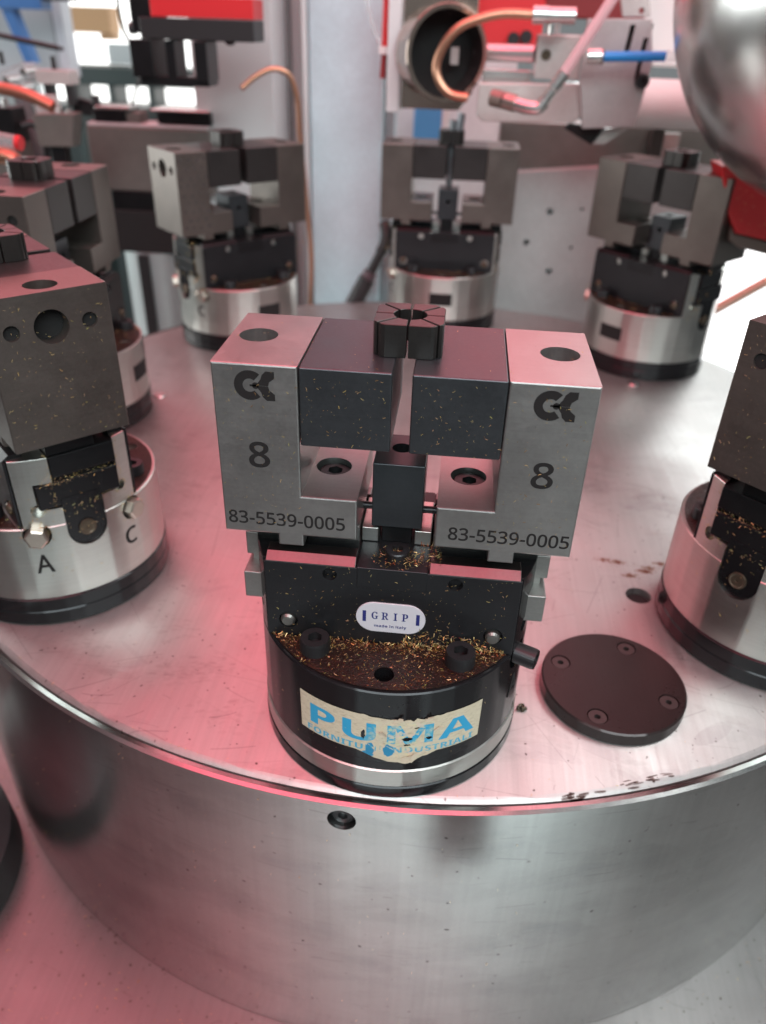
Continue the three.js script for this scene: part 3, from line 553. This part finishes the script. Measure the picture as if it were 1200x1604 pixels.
{ const g = B('dark_manifold', 'dark valve manifold with silver studs under the thick copper tube at the left edge', 'manifold'); part('body', bx(-.60, -.487, .168, .2045, -.345, -.312, .0015), M.black, g); for (const x of [-.575, -.55, -.525, -.50]) part('stud', cy(.0035, .008, x, .2085, -.328, 0, 0, 0, 14), M.bright, g); part('lower_plate', bx(-.60, -.495, .06, .1675, -.36, -.33, .0015), M.blockgrey, g);
  const h = B('black_hose', 'black hose looping between the manifold and the small steel block', 'hose'); part('hose', tube([[-.487, .185, -.33], [-.475, .187, -.335], [-.468, .170, -.34], [-.472, .140, -.345], [-.478, .05, -.35]], .004, 40), M.rubber, h);
  const k = B('sensor_cable', 'thin dark cable drooping from the overhead pick-up unit', 'cable'); part('cable', tube([[-.335, .335, -.315], [-.352, .315, -.325], [-.362, .285, -.35], [-.372, .262, -.40], [-.39, .245, -.47], [-.41, .20, -.47]], .0017, 50), M.rubber, k); }
{ // black air nozzle behind
  const g = B('air_nozzle', 'black slanting air nozzle with ribbed collar left of the back centre gripper', 'nozzle');
  part('barrel', rod([-.118, -.02, -.362], [-.0945, .026, -.366], .0105, 24), M.rubber, g);
  part('collar', rod([-.0943, .0263, -.366], [-.0905, .034, -.3668], .0085, 24), std([.09, .06, .07], { roughness: .4 }), g);
  part('neck', rod([-.0903, .0343, -.3668], [-.079, .057, -.368], .006, 20), M.rubber, g);
  part('elbow', tube([[-.079, .057, -.368], [-.074, .068, -.370], [-.073, .080, -.374], [-.076, .09, -.38]], .0075, 20), M.rubber, g);
  part('stem', rod([-.118, -.0205, -.362], [-.16, -.2186, -.37], .008), M.rubber, g);
}
{ // pale panels behind the centre
  const g = B('back_panel', 'pale grey back panel behind the centre of the table', 'panel');
  part('sheet', bx(-.30, .075, -.25, .45, -.665, -.640, .002), std([.78, .80, .80], { roughness: .5, map: tPaint }), g);
  const b = B('blue_sheet', 'sky blue sheet glimpsed above the back centre gripper', 'sheet'); part('sheet', bx(-.0615, -.0230, .150, .20, -.612, -.604, .001), std([.10, .36, .68], { roughness: .5 }), b); part('white_edge', bx(-.0226, -.012, .150, .20, -.612, -.605, .001), M.white, b);
}
{ // drilled panel right of the centre, grey beam over it
  const g = B('drilled_panel', 'pale upright panel with small bolt holes behind the table', 'panel');
  part('sheet', sub(extr([[.064, -.24], [.0665, .1465], [.1785, .158], [.30, .160], [.30, -.24]], -.44, -.42, .001), [[.123, .105], [.099, .067], [.161, .110], [.132, .033], [.155, .064]].map(([x, y], i) => cy(i === 2 || i === 4 ? .0022 : .0042, .03, x, y, -.42, PI / 2, 0, 0, 20))), std([.62, .65, .64], { metalness: .2, roughness: .5, map: tPaint }), g);
  const b = B('grey_beam', 'horizontal grey beam above the drilled panel', 'beam');
  part('beam_body', bx(.054, .33, .148, .1995, -.50, -.445, .0015), std([.33, .33, .31], { metalness: .4, roughness: .5, map: tJaw }), b);
  part('post', bx(.229, .2425, .150, .2005, -.444, -.425, .001), std([.06, .05, .045], { roughness: .6 }), b);
  part('pale_block', bx(.243, .262, .148, .196, -.444, -.430, .001), M.plate, b);
}
{ // chute with round mouth and black rubber cup
  const g = B('part_chute', 'polished bronze-coloured plate with a big round black mouth above the back centre gripper', 'chute');
  const pol = std([.46, .36, .31], { metalness: 1, roughness: .2 });
  const turn = (q) => put(q, 0, 0, 0, PI / 2).rotateY(.40).translate(-.010, .2715, -.278);      // its mouth looks forwards and a little right
  part('back_plate', extr([[-.0575, .2195], [.004, .2195], [.0165, .236], [.0165, .36], [-.0575, .36]], -.330, -.322, .0008), pol, g);
  part('rim_ring', turn(lathe([[.0375, 0], [.0415, 0], [.0420, -.0008], [.0400, -.040], [.0360, -.040], [.0375, 0]].reverse(), 96)), pol, g);
  part('inner_cup', turn(lathe([[.0372, -.003], [.0362, -.030], [.018, -.036], [0, -.036], [0, -.0385], [.0365, -.0385], [.0373, -.003]].reverse(), 72)), M.hole, g);
  part('painted_glint', bx(-.0075, .0005, .262, .277, -.301, -.3005, .0002), M.plate, g);  // pale box paints a reflection inside the dark mouth
  part('side_flange', bx(-.0715, -.0585, .2165, .36, -.335, -.309, .0008), M.alu, g);
  part('delivery_rod', rod([.008, .2185, -.306], [.006, .196, -.306], .004), std([.35, .37, .40], { metalness: .8, roughness: .35 }), g);
}
{ const g = B('work_rod', 'thin grey rod held upright between the back centre jaws', 'rod'); part('rod', rod([-.0005, .1475, -.306], [-.0005, .2120, -.306], .0036), std([.33, .36, .38], { metalness: .8, roughness: .4 }), g); }
{ // curved copper blow tube with steel fitting and block
  const g = B('copper_tube', 'curved copper blow tube hooking down from its steel fitting, top centre', 'tube');
  part('tube', pipe([[.066, .3055, -.26], [.040, .3055, -.26], [.020, .3015, -.26], [.000, .2935, -.26], [-.0135, .279, -.26], [-.0195, .261, -.26], [-.0145, .2475, -.258], [-.004, .239, -.256], [.013, .2365, -.254]], .0042, .0029, 80), M.copper, g);
  part('nut', put(hexg(.0085, .014), .0735, .3055, -.26, 0, 0, PI / 2), M.bright, g); part('collar', cy(.0068, .012, .087, .3055, -.26, 0, 0, PI / 2), M.bright, g); part('nut', put(hexg(.008, .012), .099, .3055, -.26, 0, 0, PI / 2), M.bright, g);
  part('stem', cy(.006, .012, .087, .2965, -.262), M.bright, g);
}
{ const g = B('valve_block', 'square silver valve block with a socket screw below the copper fitting', 'block');
  part('block', sub(bx(.0755, .1185, .2535, .2905, -.315, -.280, .001), [cy(.005, .01, .0845, .2735, -.280, PI / 2, 0, 0, 24)]), M.plate, g);
  part('socket_screw', put(capScrew(.0045, .004), .0845, .2735, -.2845, PI / 2), M.brass, g);
  part('rod', rod([.018, .273, -.318], [.0754, .2735, -.30], .008, 24), std([.75, .75, .75], { metalness: .7, roughness: .2 }), g);
  part('guide_bar', bx(.026, .0754, .2462, .2580, -.345, -.325, .001), M.bright, g); }
{ const g = B('pneumatic_clamp', 'long pale rounded clamp arm running right from the chute', 'arm');
  part('arm', extr([[.0225, .2200], [.0285, .2140], [.1200, .2160], [.130, .2250], [.176, .2260], [.176, .2522], [.0225, .2478]], -.310, -.2805, .0012), M.plate, g);
  part('arm_slot', bx(.1250, .1262, .2262, .2500, -.2812, -.2797, .0002), M.blockgrey, g);
  const s = B('slotted_bracket', 'pale slotted mounting bracket with a black bolt, upper right', 'bracket');
  const mk = (x0, y0, x1, y1) => { const a = new THREE.Vector2(x0, y0), b = new THREE.Vector2(x1, y1), d = b.clone().sub(a).normalize(), n = new THREE.Vector2(-d.y, d.x).multiplyScalar(.0025), p = []; for (const q of [a.clone().add(n), a.clone().sub(n), b.clone().sub(n), b.clone().add(n)]) p.push([q.x, q.y]); return merge([extr(p, -.29, -.25, 0), cy(.0025, .04, x0, y0, -.27, PI / 2), cy(.0025, .04, x1, y1, -.27, PI / 2)]); };
  part('plate', sub(extr([[.119, .2535], [.128, .2125], [.178, .2160], [.184, .2700], [.176, .3055], [.1185, .3040]], -.279, -.270, .0006), [extr([[.1575, .3005], [.1625, .3005], [.1600, .2720], [.1550, .2720]], -.29, -.25, 0), extr([[.1715, .2905], [.1760, .2905], [.1735, .2560], [.1690, .2560]], -.29, -.25, 0)]), std([.56, .54, .53], { metalness: .5, roughness: .42, map: tPaint }), s);
  part('slot_backing', bx(.150, .180, .25, .302, -.2835, -.2798, .0005), M.hole, s);
  const b = part('bolt', capScrew(.0065, .008), M.screw, s); b.rotation.x = PI / 2; b.position.set(.1765, .2555, -.27);
  part('upper_plate', sub(extr([[.142, .330], [.150, .3063], [.1745, .3070], [.168, .330]], -.2795, -.2705, .0005), [cy(.0026, .03, .1655, .3115, -.27, PI / 2, 0, 0, 16)]), M.plate, s);
  part('lower_wedge', extr([[.118, .2140], [.150, .2120], [.141, .1965], [.113, .2100]], -.305, -.285, .0006), M.hole, s);
  part('lower_plate', extr([[.1425, .1975], [.1535, .1975], [.178, .2155], [.1525, .2120]], -.300, -.284, .0005), M.plate, s);
}
{ const g = B('clear_tube', 'clear plastic air tube slanting down to a silver elbow fitting', 'tube');
  part('tube', pipe([[.1375, .335, -.22], [.130, .318, -.22], [.1165, .2935, -.22], [.0975, .2605, -.22]], .0048, .0034, 40), new THREE.MeshPhysicalMaterial({ color: lin(.95, .80, .82), roughness: .2, transmission: .6, thickness: 0, ior: 1.45 }), g);
  part('sleeve', rod([.0985, .262, -.22], [.0905, .249, -.22], .0058, 24), M.bright, g); part('sleeve', rod([.0900, .2483, -.22], [.0835, .2385, -.22], .0048, 24), M.bright, g);
  part('elbow', tube([[.084, .239, -.22], [.079, .2335, -.22], [.070, .2330, -.222], [.058, .2350, -.226]], .0062, 30), M.bright, g);
  part('nut', rod([.058, .2352, -.226], [.047, .2372, -.230], .0078, 6), std([.45, .38, .34], { metalness: .9, roughness: .3 }), g); part('plug', rod([.0468, .2372, -.230], [.036, .2390, -.236], .0075, 24), std([.30, .24, .21], { metalness: .8, roughness: .4 }), g); }
{ const g = B('blue_air_tube', 'bright blue air tube plugged into a silver fitting, upper right', 'tube');
  part('tube', rod([.133, .275, -.24], [.188, .277, -.24], .0042, 24), std([.02, .30, .78], { roughness: .35 }), g);
  part('fitting', rod([.1185, .2745, -.24], [.1315, .2750, -.24], .0066, 24), M.bright, g); part('ring', rod([.1316, .275, -.24], [.1329, .275, -.24], .0068, 24), M.brass, g);
  part('end_fitting', rod([.1882, .277, -.24], [.21, .278, -.24], .0048, 24), M.clear, g); }
{ const g = B('white_cylinder', 'thick white pneumatic cylinder lying behind the slotted bracket', 'cylinder'); part('barrel', rod([.185, .2275, -.40], [.36, .2275, -.40], .0245, 40), M.white, g); part('end_cap', rod([.176, .2275, -.40], [.1848, .2275, -.40], .0262, 40), M.alu, g);
  const p = B('white_housing', 'glaring white housing at the top right behind the bracket', 'housing'); part('box', bx(.195, .33, .262, .40, -.50, -.43, .004), M.white, p); }
{ const g = B('red_carriage', 'red painted carriage behind the chute and copper tube', 'carriage'); part('block', bx(.014, .085, .275, .36, -.42, -.375, .002), M.red, g); part('knob', cy(.006, .02, .055, .285, -.365, PI / 2), M.screw, g); part('knob', cy(.006, .02, .068, .287, -.365, PI / 2), M.screw, g);
  part('arm', bx(.0855, .19, .3045, .36, -.43, -.39, .002), std([.20, .012, .014], { roughness: .5 }), g); }
{ const g = B('red_sensor', 'slim red sensor in a clear holder left of the chute', 'sensor'); part('body', rod([-.0755, .33, -.33], [-.0765, .275, -.33], .0035), M.red, g); part('band', rod([-.0766, .2748, -.33], [-.0770, .268, -.33], .0058), M.white, g); part('tip', rod([-.0771, .2678, -.33], [-.0782, .246, -.33], .003), std([.25, .012, .016], { roughness: .5 }), g);
  part('loop', tube([[-.0965, .335, -.335], [-.0962, .314, -.335], [-.0915, .297, -.335], [-.085, .282, -.335], [-.0775, .272, -.333]], .0022, 30), M.clear, g); }
{ // vibratory bowl and its red mount
  const g = B('steel_bowl', 'big rounded stainless steel bowl hanging in at the top right', 'bowl');
  const p = []; for (let k = 0; k <= 26; k++) { const t = k / 26 * 1.62; p.push([.165 * Math.sin(t), -.165 * Math.cos(t)]); } for (let k = 26; k >= 0; k--) { const t = k / 26 * 1.62; p.push([.162 * Math.sin(t), -.162 * Math.cos(t)]); }
  part('shell', lathe(p, 96, 1.2), std([.76, .76, .75], { metalness: 1, roughness: .24 }), g).position.set(.325, .337, -.10);
  const m = B('red_mount', 'red painted bowl mount with a dark base flange under the steel bowl', 'mount');
  part('arm', extr([[.2345, .200], [.2480, .165], [.2600, .1455], [.34, .132], [.34, .20]], -.19, -.150, .002), std([.50, .014, .018], { roughness: .4 }), m);
  part('flange', extr([[.2545, .152], [.2595, .1450], [.34, .1310], [.34, .1200], [.2660, .1340], [.2560, .1400]], -.2, -.149, .001), std([.11, .09, .075], { roughness: .6 }), m);
}
{ const g = B('copper_tube', 'pale copper tube crossing the bright pane at the right edge', 'tube'); part('tube', pipe([[.318, .012, -.35], [.345, .032, -.35], [.38, .058, -.35], [.42, .085, -.35]], .0058, .004, 30), std([.72, .42, .32], { metalness: .7, roughness: .4 }), g); }
{ const g = B('glowing_pane', 'glowing white low pane beyond the table at the right', 'window');  // upright glowing pane fills the white area at the right
  const glow = new THREE.MeshStandardMaterial({ color: lin(.8, .8, .8), emissive: lin(1, 1, 1), emissiveIntensity: 1.6 });
  part('pane', new THREE.PlaneGeometry(1.1, .9).translate(1.0, -.42, -1.4), glow, g);
  part('frame', bx(.44, 1.56, .031, .06, -1.42, -1.38, .002), M.plate, g);
  const l = new THREE.RectAreaLight(lin(1, 1, 1), 1.6, 1.1, .9); l.position.set(1.0, -.42, -1.395); l.rotation.y = PI; g.add(l); }
{ const g = B('green_bin', 'small green bin with a yellow edge glimpsed beside the steel bowl', 'bin'); part('bin', bx(.335, .46, .140, .19, -.85, -.80, .002), std([.14, .30, .08], { roughness: .6 }), g); part('rim', bx(.335, .46, .10, .1395, -.86, -.80, .002), std([.75, .55, .22], { roughness: .6 }), g); }
{ const g = B('black_bumper', 'black rubber bumper post on the bed at the lower left', 'bumper'); part('post', lathe([[0, 0], [.088, 0], [.090, .002], [.088, .030], [.06, .045], [0, .05]].map(([a, b]) => [a, b]), 64), M.rubber, g).position.set(-.345, -.2185, .318); }
tag(part('bronze_chip', uvm(new THREE.TorusKnotGeometry(.0016, .0007, 40, 6)), M.brass), 'curled bronze chip lying on the table right of the front gripper', 'chip').position.set(.0675, .0015, .307);

{ const g = B('added_steel_bench', 'added unseen steel topped bench right of the machine bed, reflected in the bowl', 'bench'); part('bench_top', bx(.22, 1.1, -.24, -.2, .70, 1.6, .003), mBed, g); for (const [x, z] of [[.27, .75], [1.05, .75], [.27, 1.55], [1.05, 1.55]]) part('leg', bx(x - .02, x + .02, -.975, -.2401, z - .02, z + .02, .002), M.plate, g); }  // unseen bench added to give the steel bowl a bright reflection
{ // out of frame, added to darken the reflections in the drum: the dark cabinet at the left, a cable trunk on the bed
  const c = B('added_dark_cabinet', 'added unseen dark grey cabinet standing left of the machine bed', 'cabinet');
  part('casing', bx(-1.15, -.62, -.2186, .55, .12, .67, .006), std([.035, .045, .045], { roughness: .45 }), c); part('door', bx(-.619, -.612, -.19, .52, .15, .64, .003), std([.035, .045, .045], { roughness: .4 }), c);
  const d = B('added_black_bar', 'added unseen black trunk lying on the bed in front of the table', 'reflection_bar'); part('channel', bx(.06, .12, -.2186, -.185, .52, .69, .003), M.reflection_bar, d); part('lid', bx(.057, .123, -.1848, -.181, .52, .69, .001), M.reflection_bar, d);
}
// ------------------------------------------------------------------ brass swarf, uncountable
{
  const g = new THREE.BoxGeometry(1, .16, .07, 5, 1, 1), p = g.attributes.position; for (let i = 0; i < p.count; i++) { const x = p.getX(i); p.setY(i, p.getY(i) + .35 * x * x); p.setZ(i, p.getZ(i) * (1 - 1.2 * Math.abs(x)) + .2 * x * x * x); } g.computeVertexNormals();
  const sets = {};
  const drop = (set, pos, nrm, len, flat = .25) => {
    const q = new THREE.Quaternion().setFromUnitVectors(V(0, 0, 1), nrm).multiply(new THREE.Quaternion().setFromEuler(new THREE.Euler(R(-1, 1) * flat, R(-1, 1) * flat, R(0, 2 * PI))));
    (sets[set] ??= []).push([pos, q, len]);
  };
  const L = (k, x, y, z) => { const t = k * PI / 4; return V(RP * Math.sin(t) + x * Math.cos(t) + z * Math.sin(t), y, RP * Math.cos(t) - x * Math.sin(t) + z * Math.cos(t)); };
  const D = (k, x, y, z) => L(k, x, y, z).sub(L(k, 0, 0, 0));
  const up = V(0, 1, 0), len = () => .0006 + .0019 * rnd() * rnd();
  // ledge of the front gripper
  for (let i = 0; i < 1700; i++) { const x = R(-.055, .055), z = .0336 + rnd() * (i % 3 ? .028 : .006); if (x * x + z * z > .0606 ** 2 || x * x + (z - .052) ** 2 < .0046 ** 2) continue; drop('ledge', L(0, x, .0658 + rnd() * .0005, z), up, len() * .8, .5); }
  for (let i = 0; i < 260; i++) { const x = R(-.052, .052); drop('ledge', L(0, x, .0659 + rnd() * .0014, .0329 + rnd() * .0016), V(0, .7, .7), len(), .9); }
  for (let i = 0; i < 420; i++) { const u = rnd() * rnd(), x = R(.006, .05), y = .066 + u * .013 * Math.sin((x - .0) / .052 * PI) + rnd() * .001; drop('ledge', L(0, x, y, .0327 + rnd() * .0008), V(0, .3, 1), len(), .8); }
  for (let i = 0; i < 330; i++) { const a = R(0, 7), r = rnd() * .011; drop('ledge', L(0, .0015 + r * Math.cos(a), .1060 + Math.max(0, .004 - r * .4) * rnd(), .0232 + r * .85 * Math.sin(a)), up, len(), .9); }
  for (let i = 0; i < 150; i++) { const x = R(.011, .020), z = R(.012, .030); drop('ledge', L(0, x, .1062 + rnd() * .004, z), up, len(), .9); }
  // front faces of the jaws, inserts, post, and face plate
  for (let i = 0; i < 260; i++) { const s = i % 2 ? 1 : -1; drop('gripper', L(0, s * R(.038, .070), R(.117, .189), .0288), V(0, 0, 1), len() * .62, .12); }
  for (let i = 0; i < 150; i++) { const s = i % 2 ? 1 : -1; drop('gripper', L(0, s * R(.005, .037), R(.159, .188), .0287), V(0, 0, 1), len() * .62, .12); }
  for (let i = 0; i < 110; i++) drop('gripper', L(0, R(-.0095, .0095), R(.116, .145), .0148), V(0, 0, 1), len() * .62, .12);
  for (let i = 0; i < 210; i++) drop('gripper', L(0, R(-.052, .052), R(.068, .105), .0327), V(0, 0, 1), len() * .62, .12);
  for (let i = 0; i < 40; i++) { const a = R(-1.2, 1.2); drop('gripper', L(0, RC * Math.sin(a), R(.02, .064), RC * Math.cos(a) + .0003), D(0, Math.sin(a), 0, Math.cos(a)), len() * .6, .1); }
  for (let i = 0; i < 70; i++) { const s = i % 2 ? 1 : -1; drop('gripper', L(0, s * R(.004, .068), .1906, R(-.026, .026)), up, len() * .6, .2); }
  // the other grippers: end faces, bodies and ledges
  for (const k of [1, 7]) { const s = k === 7 ? 1 : -1;
    for (let i = 0; i < 140; i++) drop('gripper', L(k, s * .0716 - (s > 0 ? 0 : .0008), R(.118, .189), R(-.027, .027)), D(k, s, 0, 0), len() * .8, .12);
    for (let i = 0; i < 150; i++) { const a = s * R(.9, 2.1), rr = RC + .0002; drop('gripper', L(k, rr * Math.sin(a), rnd() < .7 ? R(.058, .085) : R(.02, .1), rr * Math.cos(a)), D(k, Math.sin(a), 0, Math.cos(a)), len() * .8, .25); }
    for (let i = 0; i < 120; i++) drop('gripper', L(k, s * R(.058, .067), .0911 + rnd() * .003, R(-.02, .02)), up, len(), .8); }
  for (const k of [1, 7, 5]) { const s = k === 1 ? -1 : 1;
    for (const [azd, y, rr, n] of [[66, .0606, .0074, 46], [116, .0585, .0072, 46], [69.1, .0752, .0037, 46], [111, .0762, .0034, 40]]) if (k !== 1 || y > .07) for (let i = 0; i < n; i++) {
      const f = R(0, 7), q = rr * R(.75, 1.25), a = s * (azd * PI / 180 + q * Math.cos(f) / RC); drop('gripper', L(k, (RC + .0002) * Math.sin(a), y + q * Math.sin(f), (RC + .0002) * Math.cos(a)), D(k, Math.sin(a), 0, Math.cos(a)), len() * .8, .5); }
    for (let i = 0; i < 120; i++) { const side = R(0, 3) | 0, z = side === 0 ? R(-.0225, .0225) : side === 1 ? R(.0125, .015) : R(-.0245, -.022), y = side === 0 ? R(.073, .0765) : R(.077, .108), a = Math.asin(z / RC); drop('gripper', L(k, s * (RC + .0002) * Math.cos(a), y, z), D(k, s * Math.cos(a), 0, Math.sin(a)), len() * .8, .6); } }
  for (let i = 0; i < 60; i++) drop('gripper', V(R(.252, .33), R(.147, .19), -.1494), V(0, 0, 1), len() * 1.3, .2);
  for (const k of [3, 4, 5, 6]) for (let i = 0; i < 170; i++) { const x = R(-.05, .05), z = -.0336 - rnd() * .02; if (x * x + z * z > .0036) continue; drop('gripper', L(k, x, .066 + rnd() * .001, z), up, len() * 1.2, .8); }
  for (const k of [3, 4, 5]) for (let i = 0; i < 110; i++) { const s = i % 2 ? 1 : -1; drop('gripper', L(k, s * R(.053, .066), R(.060, .112), R(-.03, -.015)), D(k, s, 0, -.5).normalize(), len() * 1.6, .8); }
  // table top, bed and drum
  for (let i = 0; i < 900; i++) { const a = R(0, 2 * PI), r = .365 * Math.sqrt(rnd()); drop('table', V(r * Math.sin(a), .0004, r * Math.cos(a)), up, len() * .62, .15); }
  for (let i = 0; i < 90; i++) { const a = R(-.9, 1.1); drop('table', V(.3655 * Math.sin(a), .0002, .3655 * Math.cos(a)), up, len() * .7, .3); }
  for (let i = 0; i < 170; i++) { const a = R(-1.4, .2) * (i % 2 ? 1 : .9); drop('table', V(.3743 * Math.sin(a), -.2 * rnd(), .3743 * Math.cos(a)), V(Math.sin(a), 0, Math.cos(a)), len() * .7, .1); }
  for (let i = 0; i < 1300; i++) { const a = R(-1.5, 1.2), r = .376 + .15 * rnd(); drop('bed', V(r * Math.sin(a), -.2181, r * Math.cos(a)), up, len() * 1.05, .3); }
  const m4 = new THREE.Matrix4(), col = new THREE.Color();
  for (const [key, [name, label]] of Object.entries({ ledge: ['brass_swarf', 'fine golden swarf heaped on the ledge of the front gripper'], gripper: ['brass_swarf', 'scattered golden chips stuck to the gripper bodies and jaws'], table: ['brass_swarf', 'sparse golden chips on the steel table top and drum'], bed: ['brass_swarf', 'golden chips strewn over the bed below the table'] })) {
    const l = sets[key], im = new THREE.InstancedMesh(g, M.gold, l.length); im.name = name; im.castShadow = im.receiveShadow = true;
    l.forEach(([pos, q, s], i) => { im.setMatrixAt(i, m4.compose(pos, q, V(s, s * .9, s * .9))); const t = rnd(); im.setColorAt(i, key === 'ledge' && t < .45 ? col.setRGB(R(.25, .6), R(.16, .34), .14) : t < .15 ? col.setRGB(.5, .4, .3) : col.setRGB(R(.75, 1), R(.72, 1), R(.6, 1))); });
    tag(im, label, 'swarf', null, 'stuff');
  }
}
renderer.render(scene, camera);
